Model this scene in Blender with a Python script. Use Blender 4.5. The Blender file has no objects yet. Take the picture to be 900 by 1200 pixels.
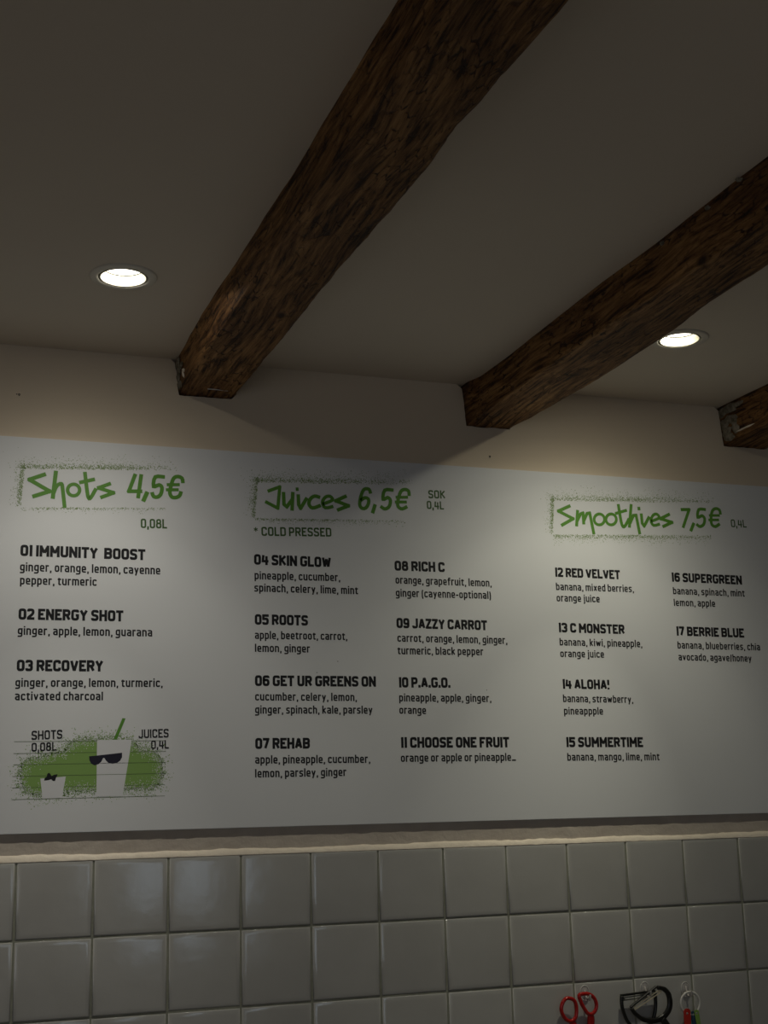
import bpy, bmesh, math, random
from mathutils import Vector, Matrix, noise
PI = math.pi
sc = bpy.context.scene
col = sc.collection
random.seed(7)

# ---------------------------------------------------------------- camera, world, light, exposure
FLOOR, CEIL = 0.0, 2.5924
cam_d = bpy.data.cameras.new('camera')
cam = bpy.data.objects.new('camera', cam_d); col.objects.link(cam); sc.camera = cam
cam_d.sensor_fit = 'HORIZONTAL'; cam_d.sensor_width = 36.0; cam_d.lens = 36.0 * 1600 / 900
cam_d.clip_start = 0.02
yaw, pitch, roll = 0.351, 0.2192, -0.0261
f = Vector((math.sin(yaw) * math.cos(pitch), math.cos(yaw) * math.cos(pitch), math.sin(pitch)))
r = Vector((math.cos(yaw), -math.sin(yaw), 0)); u = r.cross(f)
r2 = math.cos(roll) * r + math.sin(roll) * u; u2 = -math.sin(roll) * r + math.cos(roll) * u
cam.matrix_world = Matrix(((r2.x, u2.x, -f.x, -0.2533), (r2.y, u2.y, -f.y, -2.833), (r2.z, u2.z, -f.z, 1.5977), (0, 0, 0, 1)))

sc.view_settings.view_transform = 'Standard'; sc.view_settings.look = 'None'
sc.view_settings.gamma = 1.0; sc.view_settings.use_curve_mapping = False
sc.view_settings.exposure = 0.0
sc.cycles.use_denoising = True
sc.cycles.max_bounces = 8; sc.cycles.diffuse_bounces = 5
sc.cycles.sample_clamp_indirect = 3.0

world = bpy.data.worlds.new('dusk_sky'); sc.world = world; world.use_nodes = True
world.node_tree.nodes['Background'].inputs[0].default_value = (0.55, 0.7, 1.0, 1)
world.node_tree.nodes['Background'].inputs[1].default_value = 0.3

def area(name, loc, aim, sx, sy, power, color):
    d = bpy.data.lights.new(name, 'AREA'); d.shape = 'RECTANGLE'; d.size = sx; d.size_y = sy; d.energy = power; d.color = color
    o = bpy.data.objects.new(name, d); col.objects.link(o); o.location = loc
    o.rotation_euler = (Vector(aim) - Vector(loc)).to_track_quat('-Z', 'Y').to_euler()
    return o
# daylight by the narrow window behind the photographer; the wide one is added fill
RX0, RX1, RY0 = -2.6, 4.2, -5.0
area('daylight_narrow_window', (1.33, RY0 - 0.06, 1.58), (1.33, 0, 1.58), 0.46, 1.1, 3.0, (0.72, 0.86, 1.0))
area('ambient_fill_wide', (-1.3, RY0 - 0.06, 1.6), (-1.3, 0, 1.6), 1.5, 1.3, 7.5, (0.97, 0.97, 1.0))
SPOT_POWER = 55.0

# ---------------------------------------------------------------- helpers
def link(name, me, mat=None, parent=None):
    o = bpy.data.objects.new(name, me); col.objects.link(o)
    if mat is not None: me.materials.append(mat)
    if parent is not None: o.parent = parent
    return o
def obj(name, bm, mat=None, parent=None, smooth=False):
    me = bpy.data.meshes.new(name)
    bmesh.ops.recalc_face_normals(bm, faces=bm.faces[:])
    bm.to_mesh(me); bm.free()
    if smooth:
        for p in me.polygons: p.use_smooth = True
    return link(name, me, mat, parent)
def tag(o, label=None, cat=None, group=None, kind=None):
    if label: o['label'] = label
    if cat: o['category'] = cat
    if group: o['group'] = group
    if kind: o['kind'] = kind
    return o
def empty(name, loc, label, cat, group=None):
    o = bpy.data.objects.new(name, None); col.objects.link(o); o.location = loc; o.empty_display_size = 0.05
    return tag(o, label, cat, group)
def box(bm, x0, x1, y0, y1, z0, z1):
    v = [bm.verts.new((x, y, z)) for x in (x0, x1) for y in (y0, y1) for z in (z0, z1)]
    for q in ((0, 1, 3, 2), (4, 6, 7, 5), (0, 4, 5, 1), (2, 3, 7, 6), (0, 2, 6, 4), (1, 5, 7, 3)): bm.faces.new([v[i] for i in q])
    return v
def structure(name, bm, mat, parent=None, smooth=False):
    o = obj(name, bm, mat, parent, smooth)
    if parent is None: o['kind'] = 'structure'
    return o
def plate(outer, holes, depth_vec):
    """flat polygon with holes, given as 3D loops, extruded by depth_vec"""
    bm = bmesh.new(); ed = []
    for lp in [outer] + holes:
        vs = [bm.verts.new(p) for p in lp]
        ed += [bm.edges.new((vs[i], vs[(i + 1) % len(vs)])) for i in range(len(vs))]
    res = bmesh.ops.triangle_fill(bm, use_beauty=True, use_dissolve=False, edges=ed)
    fs = [g for g in res['geom'] if isinstance(g, bmesh.types.BMFace)]
    ex = bmesh.ops.extrude_face_region(bm, geom=fs)
    bmesh.ops.translate(bm, verts=[g for g in ex['geom'] if isinstance(g, bmesh.types.BMVert)], vec=depth_vec)
    return bm
def lathe(bm, prof, n=48, cx=0.0, cy=0.0):
    rings = []
    for rr, z in prof:
        rings.append([bm.verts.new((cx + rr * math.cos(2 * PI * i / n), cy + rr * math.sin(2 * PI * i / n), z)) for i in range(n)])
    for a, b in zip(rings, rings[1:]):
        for i in range(n): bm.faces.new((a[i], a[(i + 1) % n], b[(i + 1) % n], b[i]))
    return rings
def smooth_path(pts, closed, sub=5):
    n = len(pts); out = []
    rng = range(n) if closed else range(n - 1)
    for i in rng:
        if closed: p0, p1, p2, p3 = (pts[(i + k) % n] for k in (-1, 0, 1, 2))
        else: p0, p1, p2, p3 = pts[max(i - 1, 0)], pts[i], pts[i + 1], pts[min(i + 2, n - 1)]
        for s in range(sub):
            t = s / sub
            out.append(tuple(0.5 * ((2 * b) + (-a + c) * t + (2 * a - 5 * b + 4 * c - d) * t * t + (-a + 3 * b - 3 * c + d) * t ** 3) for a, b, c, d in zip(p0, p1, p2, p3)))
    if not closed: out.append(tuple(pts[-1]))
    return out
def sweep(bm, pts, wa, wb, closed=False, seg=10, square=1.0):
    """tube along pts (3D, roughly in an xz plane): half width wa in the plane, wb in depth; wa may be a list along the path"""
    n = len(pts); P = [Vector(p) for p in pts]; rings = []
    for i in range(n):
        a = P[(i - 1) % n] if (closed or i > 0) else P[0]
        b = P[(i + 1) % n] if (closed or i < n - 1) else P[-1]
        t = (b - a).normalized(); nrm = Vector((t.z, 0, -t.x))
        if nrm.length < 1e-4: nrm = Vector((1, 0, 0))
        nrm.normalize(); bn = t.cross(nrm).normalized()
        w = wa[min(int(i * len(wa) / n), len(wa) - 1)] if isinstance(wa, list) else wa
        ring = []
        for k in range(seg):
            an = 2 * PI * (k + 0.5) / seg
            ca, sa = math.cos(an), math.sin(an)
            ca = math.copysign(abs(ca) ** square, ca); sa = math.copysign(abs(sa) ** square, sa)
            ring.append(bm.verts.new(P[i] + nrm * (w * ca) + bn * (wb * sa)))
        rings.append(ring)
    m_ = n if closed else n - 1
    for i in range(m_):
        a, b = rings[i], rings[(i + 1) % n]
        for k in range(seg): bm.faces.new((a[k], a[(k + 1) % seg], b[(k + 1) % seg], b[k]))
    if not closed: bm.faces.new(rings[0][::-1]); bm.faces.new(rings[-1])
    return bm
def at_y(pts, y, org=(0, 0, 0)): return [(p[0] - org[0], y - org[1], p[1] - org[2]) for p in pts]

# ---------------------------------------------------------------- materials
def mat(name, color, rough=0.6, metal=0.0, spec=0.5):
    m_ = bpy.data.materials.new(name); m_.use_nodes = True; b = m_.node_tree.nodes['Principled BSDF']
    b.inputs['Base Color'].default_value = (*color, 1); b.inputs['Roughness'].default_value = rough
    b.inputs['Metallic'].default_value = metal; b.inputs['Specular IOR Level'].default_value = spec
    return m_, m_.node_tree, b
def nd(nt, typ, **kw):
    n = nt.nodes.new(typ)
    for k, v in kw.items():
        if k in n.inputs: n.inputs[k].default_value = v
        else: setattr(n, k, v)
    return n
def bump(nt, b, height, strength, dist, normal=None):
    bp = nd(nt, 'ShaderNodeBump', Strength=strength, Distance=dist)
    nt.links.new(height, bp.inputs['Height'])
    if normal: nt.links.new(normal, bp.inputs['Normal'])
    nt.links.new(bp.outputs[0], b.inputs['Normal']); return bp.outputs[0]
def ramp(nt, src, stops):
    rp = nt.nodes.new('ShaderNodeValToRGB'); e = rp.color_ramp.elements
    while len(e) < len(stops): e.new(0.5)
    for el, (p, c) in zip(e, stops): el.position = p; el.color = (*c, 1) if len(c) == 3 else c
    nt.links.new(src, rp.inputs[0]); return rp.outputs[0]
def coords(nt, scale=(1, 1, 1), rot=(0, 0, 0)):
    g = nt.nodes.new('ShaderNodeNewGeometry'); mp = nd(nt, 'ShaderNodeMapping'); mp.inputs['Scale'].default_value = scale
    mp.inputs['Rotation'].default_value = rot
    nt.links.new(g.outputs['Position'], mp.inputs[0]); return mp.outputs[0]
def plain_noisy(name, c1, c2, scale, rough, bstr, bdist, bscale, spec=0.5):
    m_, nt, b = mat(name, c1, rough, 0, spec)
    n = nd(nt, 'ShaderNodeTexNoise', Scale=scale, Detail=4.0); nt.links.new(coords(nt), n.inputs['Vector'])
    nt.links.new(ramp(nt, n.outputs[0], [(0.3, c1), (0.7, c2)]), b.inputs['Base Color'])
    n2 = nd(nt, 'ShaderNodeTexNoise', Scale=bscale, Detail=6.0); nt.links.new(coords(nt), n2.inputs['Vector'])
    bump(nt, b, n2.outputs[0], bstr, bdist)
    return m_

M_wall = plain_noisy('cream_wall_paint', (0.65, 0.555, 0.43), (0.68, 0.58, 0.45), 2.0, 0.75, 0.25, 0.004, 14, 0.25)
M_ceil = plain_noisy('white_ceiling_paint', (0.67, 0.60, 0.515), (0.70, 0.63, 0.535), 1.5, 0.8, 0.15, 0.003, 9, 0.2)
M_room = plain_noisy('room_paint', (0.60, 0.56, 0.50), (0.64, 0.60, 0.53), 1.0, 0.8, 0.1, 0.002, 20, 0.2)
M_floor = plain_noisy('grey_floor_screed', (0.40, 0.37, 0.32), (0.46, 0.42, 0.36), 2.0, 0.5, 0.1, 0.002, 30)
M_bead = plain_noisy('rough_plaster', (0.74, 0.66, 0.55), (0.82, 0.74, 0.62), 30, 0.85, 0.7, 0.003, 70, 0.2)
M_patch = plain_noisy('old_plaster_smear', (0.09, 0.08, 0.055), (0.34, 0.31, 0.25), 70, 0.9, 0.8, 0.004, 90, 0.2)
M_board = plain_noisy('white_board_film', (0.70, 0.715, 0.73), (0.72, 0.735, 0.75), 3.0, 0.55, 0.05, 0.001, 5, 0.25)
M_print_white = mat('white_print', (0.69, 0.70, 0.72), 0.55, 0, 0.25)[0]
M_black = mat('black_print', (0.012, 0.012, 0.014), 0.45, 0, 0.3)[0]
M_navy = mat('navy_black_print', (0.018, 0.017, 0.032), 0.45, 0, 0.3)[0]
M_green = mat('deep_green_print', (0.10, 0.27, 0.035), 0.5, 0, 0.3)[0]
M_dkgreen = mat('dark_green_print', (0.055, 0.12, 0.03), 0.5, 0, 0.3)[0]
M_rule = mat('ruled_line_print', (0.10, 0.15, 0.06), 0.5, 0, 0.3)[0]
M_spray = mat('spray_green_print', (0.22, 0.37, 0.10), 0.5, 0, 0.3)[0]
M_speck = mat('speckle_green_print', (0.20, 0.28, 0.115), 0.5, 0, 0.3)[0]
M_grout = plain_noisy('grey_green_grout', (0.25, 0.255, 0.205), (0.31, 0.315, 0.26), 40, 0.95, 0.5, 0.002, 150, 0.1)

def tile_material():
    m_, nt, b = mat('grey_white_tile_glaze', (0.46, 0.45, 0.42), 0.12, 0, 0.5)
    oi = nt.nodes.new('ShaderNodeObjectInfo')
    n = nd(nt, 'ShaderNodeTexNoise', Scale=9.0, Detail=3.0); nt.links.new(coords(nt), n.inputs['Vector'])
    c = ramp(nt, n.outputs[0], [(0.3, (0.43, 0.425, 0.405)), (0.7, (0.465, 0.462, 0.442))])
    hs = nd(nt, 'ShaderNodeHueSaturation'); nt.links.new(c, hs.inputs['Color'])
    mr = nd(nt, 'ShaderNodeMapRange'); mr.inputs['To Min'].default_value = 0.96; mr.inputs['To Max'].default_value = 1.03
    nt.links.new(oi.outputs['Random'], mr.inputs[0]); nt.links.new(mr.outputs[0], hs.inputs['Value'])
    nt.links.new(hs.outputs[0], b.inputs['Base Color'])
    n2 = nd(nt, 'ShaderNodeTexNoise', Scale=22.0, Detail=2.0); nt.links.new(coords(nt), n2.inputs['Vector'])
    o1 = bump(nt, b, n2.outputs[0], 0.22, 0.0025)
    n3 = nd(nt, 'ShaderNodeTexNoise', Scale=420.0, Detail=2.0); nt.links.new(coords(nt), n3.inputs['Vector'])
    bump(nt, b, n3.outputs[0], 0.12, 0.0006, o1)
    return m_
M_tile = tile_material()

def wood_material():
    m_, nt, b = mat('old_brown_beam_wood', (0.2, 0.1, 0.04), 0.72, 0, 0.22)
    L = nt.links
    base = coords(nt)
    # slow warp of the grain
    wn = nd(nt, 'ShaderNodeTexNoise', Scale=3.0, Detail=2.0); L.new(coords(nt, (1.2, 0.5, 1.2)), wn.inputs['Vector'])
    sub = nd(nt, 'ShaderNodeVectorMath', operation='SUBTRACT'); L.new(wn.outputs['Color'], sub.inputs[0]); sub.inputs[1].default_value = (0.5, 0.5, 0.5)
    scl = nd(nt, 'ShaderNodeVectorMath', operation='SCALE'); L.new(sub.outputs[0], scl.inputs[0]); scl.inputs['Scale'].default_value = 0.10
    add = nd(nt, 'ShaderNodeVectorMath', operation='ADD'); L.new(base, add.inputs[0]); L.new(scl.outputs[0], add.inputs[1])
    def mapped(s):
        mp = nd(nt, 'ShaderNodeMapping'); mp.inputs['Scale'].default_value = s; L.new(add.outputs[0], mp.inputs[0]); return mp.outputs[0]
    g1 = nd(nt, 'ShaderNodeTexNoise', Scale=1.0, Detail=5.0, Roughness=0.65); L.new(mapped((125, 7, 125)), g1.inputs['Vector'])
    g2 = nd(nt, 'ShaderNodeTexNoise', Scale=1.0, Detail=3.0); L.new(mapped((9, 2.2, 9)), g2.inputs['Vector'])
    c1 = ramp(nt, g1.outputs[0], [(0.36, (0.03, 0.013, 0.005)), (0.46, (0.17, 0.083, 0.030)), (0.66, (0.40, 0.22, 0.088))])
    c2 = ramp(nt, g2.outputs[0], [(0.3, (0.50, 0.44, 0.40)), (0.65, (1.1, 1.1, 1.05))])
    mx = nd(nt, 'ShaderNodeMix', data_type='RGBA', blend_type='MULTIPLY'); mx.inputs[0].default_value = 1.0
    L.new(c1, mx.inputs[6]); L.new(c2, mx.inputs[7])
    # short dark worm tracks and drying checks, following the grain, in patches
    v = nd(nt, 'ShaderNodeTexVoronoi', feature='DISTANCE_TO_EDGE', Scale=1.0); L.new(mapped((105, 26, 105)), v.inputs['Vector'])
    wv = nd(nt, 'ShaderNodeTexNoise', Scale=1.0, Detail=2.0); L.new(mapped((75, 45, 75)), wv.inputs['Vector'])
    va = nd(nt, 'ShaderNodeMath', operation='MULTIPLY_ADD'); L.new(wv.outputs[0], va.inputs[0]); va.inputs[1].default_value = 0.55; L.new(v.outputs['Distance'], va.inputs[2])
    cr = ramp(nt, va.outputs[0], [(0.235, (1, 1, 1)), (0.33, (0, 0, 0))])
    pt = nd(nt, 'ShaderNodeTexNoise', Scale=1.0, Detail=3.0); L.new(mapped((16, 7.0, 16)), pt.inputs['Vector'])
    pm = ramp(nt, pt.outputs[0], [(0.40, (0.15, 0.15, 0.15)), (0.56, (1, 1, 1))])
    mm = nd(nt, 'ShaderNodeMath', operation='MULTIPLY'); L.new(cr, mm.inputs[0]); L.new(pm, mm.inputs[1])
    # knots
    k = nd(nt, 'ShaderNodeTexVoronoi', feature='F1', Scale=1.0); L.new(mapped((10, 5.5, 10)), k.inputs['Vector'])
    kr = ramp(nt, k.outputs['Distance'], [(0.05, (1, 1, 1)), (0.13, (0, 0, 0))])
    mk = nd(nt, 'ShaderNodeMath', operation='MAXIMUM'); L.new(mm.outputs[0], mk.inputs[0]); L.new(kr, mk.inputs[1])
    mx2 = nd(nt, 'ShaderNodeMix', data_type='RGBA'); L.new(mk.outputs[0], mx2.inputs[0]); L.new(mx.outputs[2], mx2.inputs[6]); mx2.inputs[7].default_value = (0.034, 0.016, 0.008, 1)
    L.new(mx2.outputs[2], b.inputs['Base Color'])
    h = nd(nt, 'ShaderNodeMath', operation='SUBTRACT'); L.new(g1.outputs[0], h.inputs[0]); L.new(mk.outputs[0], h.inputs[1])
    bump(nt, b, h.outputs[0], 0.7, 0.003)
    return m_
M_wood = wood_material()
M_white_plastic = mat('white_plastic', (0.62, 0.61, 0.58), 0.35)[0]
M_trim = mat('white_lamp_trim', (0.66, 0.62, 0.54), 0.45)[0]
M_ring_in = mat('cream_lamp_ring', (0.5, 0.48, 0.39), 0.5)[0]
M_darkgap = mat('dark_lamp_housing', (0.02, 0.02, 0.02), 0.7)[0]
M_red = mat('red_plastic', (0.40, 0.012, 0.010), 0.18)[0]
M_redspoon = mat('red_spoon_plastic', (0.50, 0.03, 0.02), 0.35)[0]
M_teal = mat('teal_plastic', (0.05, 0.24, 0.24), 0.35)[0]
M_blue = mat('dark_blue_plastic', (0.03, 0.07, 0.12), 0.35)[0]
M_lime = mat('lime_plastic', (0.22, 0.38, 0.08), 0.35)[0]
M_blackpl = mat('black_plastic', (0.012, 0.012, 0.011), 0.28)[0]
M_steel = mat('glint_toned_steel', (0.85, 0.76, 0.56), 0.5, 0.6)[0]  # pale gold of the lamp glints is put into the steel colour
M_frame = mat('window_frame_paint', (0.6, 0.6, 0.58), 0.5)[0]
def clear_plastic():
    m_, nt, b = mat('clear_plastic', (0.72, 0.69, 0.67), 0.12)
    b.inputs['Transmission Weight'].default_value = 0.45; b.inputs['IOR'].default_value = 1.3
    return m_
M_clear = clear_plastic()
M_lens = bpy.data.materials.new('glowing_lamp_lens'); M_lens.use_nodes = True
b_ = M_lens.node_tree.nodes['Principled BSDF']
b_.inputs['Base Color'].default_value = (0.9, 0.9, 0.8, 1)
b_.inputs['Emission Color'].default_value = (1.0, 0.95, 0.82, 1); b_.inputs['Emission Strength'].default_value = 4.5

# metric tables measured on the menu board plane (x right, z up, metres)
TEXT = [('t', '01 IMMUNITY  BOOST', -0.011, 2.1367, 0.245, 2.1376, 0.0239), ('b', 'ginger, orange, lemon, cayenne', -0.0108, 2.1053, 0.2771, 2.1084, 0.0184), ('b', 'pepper, turmeric', -0.01, 2.0778, 0.1448, 2.0796, 0.0181),
 ('t', '02 ENERGY SHOT', -0.0105, 2.0054, 0.2008, 2.0065, 0.0234), ('b', 'ginger, apple, lemon, guarana', -0.0111, 1.9745, 0.2617, 1.9764, 0.018), ('t', '03 RECOVERY', -0.0106, 1.9009, 0.1612, 1.9021, 0.0235),
 ('b', 'ginger, orange, lemon, turmeric,', -0.0125, 1.8697, 0.2847, 1.8715, 0.0177), ('b', 'activated charcoal', -0.0125, 1.8429, 0.1623, 1.8435, 0.0175), ('g', '0,08L', 0.2347, 2.2069, 0.2908, 2.2083, 0.0204),
 ('r', 'SHOTS', 0.0226, 1.7645, 0.0828, 1.7667, 0.0177), ('r', '0,08L', 0.0233, 1.7415, 0.072, 1.7431, 0.0169), ('r', 'JUICES', 0.2358, 1.7666, 0.2981, 1.7682, 0.0174), ('r', '0,4L', 0.262, 1.7447, 0.2987, 1.7456, 0.017),
 ('g', '* COLD PRESSED', 0.4801, 2.2014, 0.6588, 2.2074, 0.0199), ('g', 'SOK', 0.8942, 2.3081, 0.9362, 2.3094, 0.0192), ('g', '0,4L', 0.8894, 2.2827, 0.9316, 2.2833, 0.0191), ('t', '04 SKIN GLOW', 0.4813, 2.1374, 0.656, 2.1373, 0.0236),
 ('b', 'pineapple, cucumber,', 0.4821, 2.1053, 0.6772, 2.1074, 0.018), ('b', 'spinach, celery, lime, mint', 0.4814, 2.0782, 0.7181, 2.0795, 0.018), ('t', '05 ROOTS', 0.4824, 2.0063, 0.6013, 2.0068, 0.0231),
 ('b', 'apple, beetroot, carrot,', 0.4822, 1.9756, 0.691, 1.9769, 0.0177), ('b', 'lemon, ginger', 0.4821, 1.9479, 0.6049, 1.9482, 0.0175), ('t', '06 GET UR GREENS ON', 0.4821, 1.8749, 0.755, 1.8753, 0.0232),
 ('b', 'cucumber, celery, lemon,', 0.4819, 1.8444, 0.7102, 1.844, 0.0176), ('b', 'ginger, spinach, kale, parsley', 0.4818, 1.8166, 0.7456, 1.8166, 0.0175), ('t', '07 REHAB', 0.482, 1.7427, 0.6019, 1.7425, 0.0233),
 ('b', 'apple, pineapple, cucumber,', 0.4813, 1.7123, 0.7379, 1.7112, 0.0175), ('b', 'lemon, parsley, ginger', 0.4811, 1.6838, 0.6827, 1.6841, 0.0175), ('t', '08 RICH C', 0.8065, 2.1359, 0.9282, 2.1368, 0.0232),
 ('b', 'orange, grapefruit, lemon,', 0.8075, 2.1066, 1.0436, 2.107, 0.0179), ('b', 'ginger (cayenne-optional)', 0.8074, 2.0769, 1.0407, 2.0785, 0.0179), ('t', '09 JAZZY CARROT', 0.8072, 2.0062, 1.0276, 2.0055, 0.0232),
 ('b', 'carrot, orange, lemon, ginger,', 0.8081, 1.9757, 1.0768, 1.9753, 0.0178), ('b', 'turmeric, black pepper', 0.8079, 1.9476, 1.0156, 1.9484, 0.0177), ('t', '10 P.A.G.O.', 0.8085, 1.874, 0.9318, 1.8743, 0.0233),
 ('b', 'pineapple, apple, ginger,', 0.8084, 1.8436, 1.0306, 1.8431, 0.0176), ('b', 'orange', 0.808, 1.8166, 0.8713, 1.8159, 0.0174), ('t', '11 CHOOSE ONE FRUIT', 0.8094, 1.7425, 1.07, 1.7415, 0.0236),
 ('b', 'orange or apple or pineapple…', 0.8085, 1.7124, 1.085, 1.7118, 0.0177), ('t', '12 RED VELVET', 1.2079, 2.1358, 1.3808, 2.1354, 0.0227), ('b', 'banana, mixed berries,', 1.2085, 2.1044, 1.4162, 2.1054, 0.0176),
 ('b', 'orange juice', 1.2085, 2.0776, 1.3223, 2.0784, 0.0175), ('t', '13 C MONSTER', 1.2095, 2.005, 1.3836, 2.0041, 0.0228), ('b', 'banana, kiwi, pineapple,', 1.2101, 1.9743, 1.429, 1.9735, 0.0175),
 ('b', 'orange juice', 1.2101, 1.9472, 1.3248, 1.9472, 0.0174), ('t', '14 ALOHA!', 1.2119, 1.8741, 1.3339, 1.8733, 0.0227), ('b', 'banana, strawberry,', 1.2111, 1.8436, 1.3948, 1.842, 0.0174),
 ('b', 'pineappple', 1.2118, 1.8151, 1.3132, 1.8148, 0.0173), ('t', '15 SUMMERTIME', 1.213, 1.741, 1.4135, 1.7395, 0.0233), ('b', 'banana, mango, lime, mint', 1.214, 1.7106, 1.4549, 1.709, 0.0175),
 ('t', '16 SUPERGREEN', 1.5226, 2.1348, 1.7225, 2.1338, 0.023), ('b', 'banana, spinach, mint', 1.5237, 2.1041, 1.7275, 2.1041, 0.0176), ('b', 'lemon, apple', 1.5237, 2.0755, 1.6401, 2.0762, 0.0174),
 ('t', '17 BERRIE BLUE', 1.5248, 2.0033, 1.7159, 2.0021, 0.023), ('b', 'banana, blueberries, chia', 1.5253, 1.9725, 1.7591, 1.9715, 0.0175), ('b', 'avocado, agave/honey', 1.5258, 1.944, 1.7317, 1.9433, 0.0174),
 ('s', '0,4L', 1.7046, 2.2788, 1.7501, 2.2797, 0.0197)]
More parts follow.
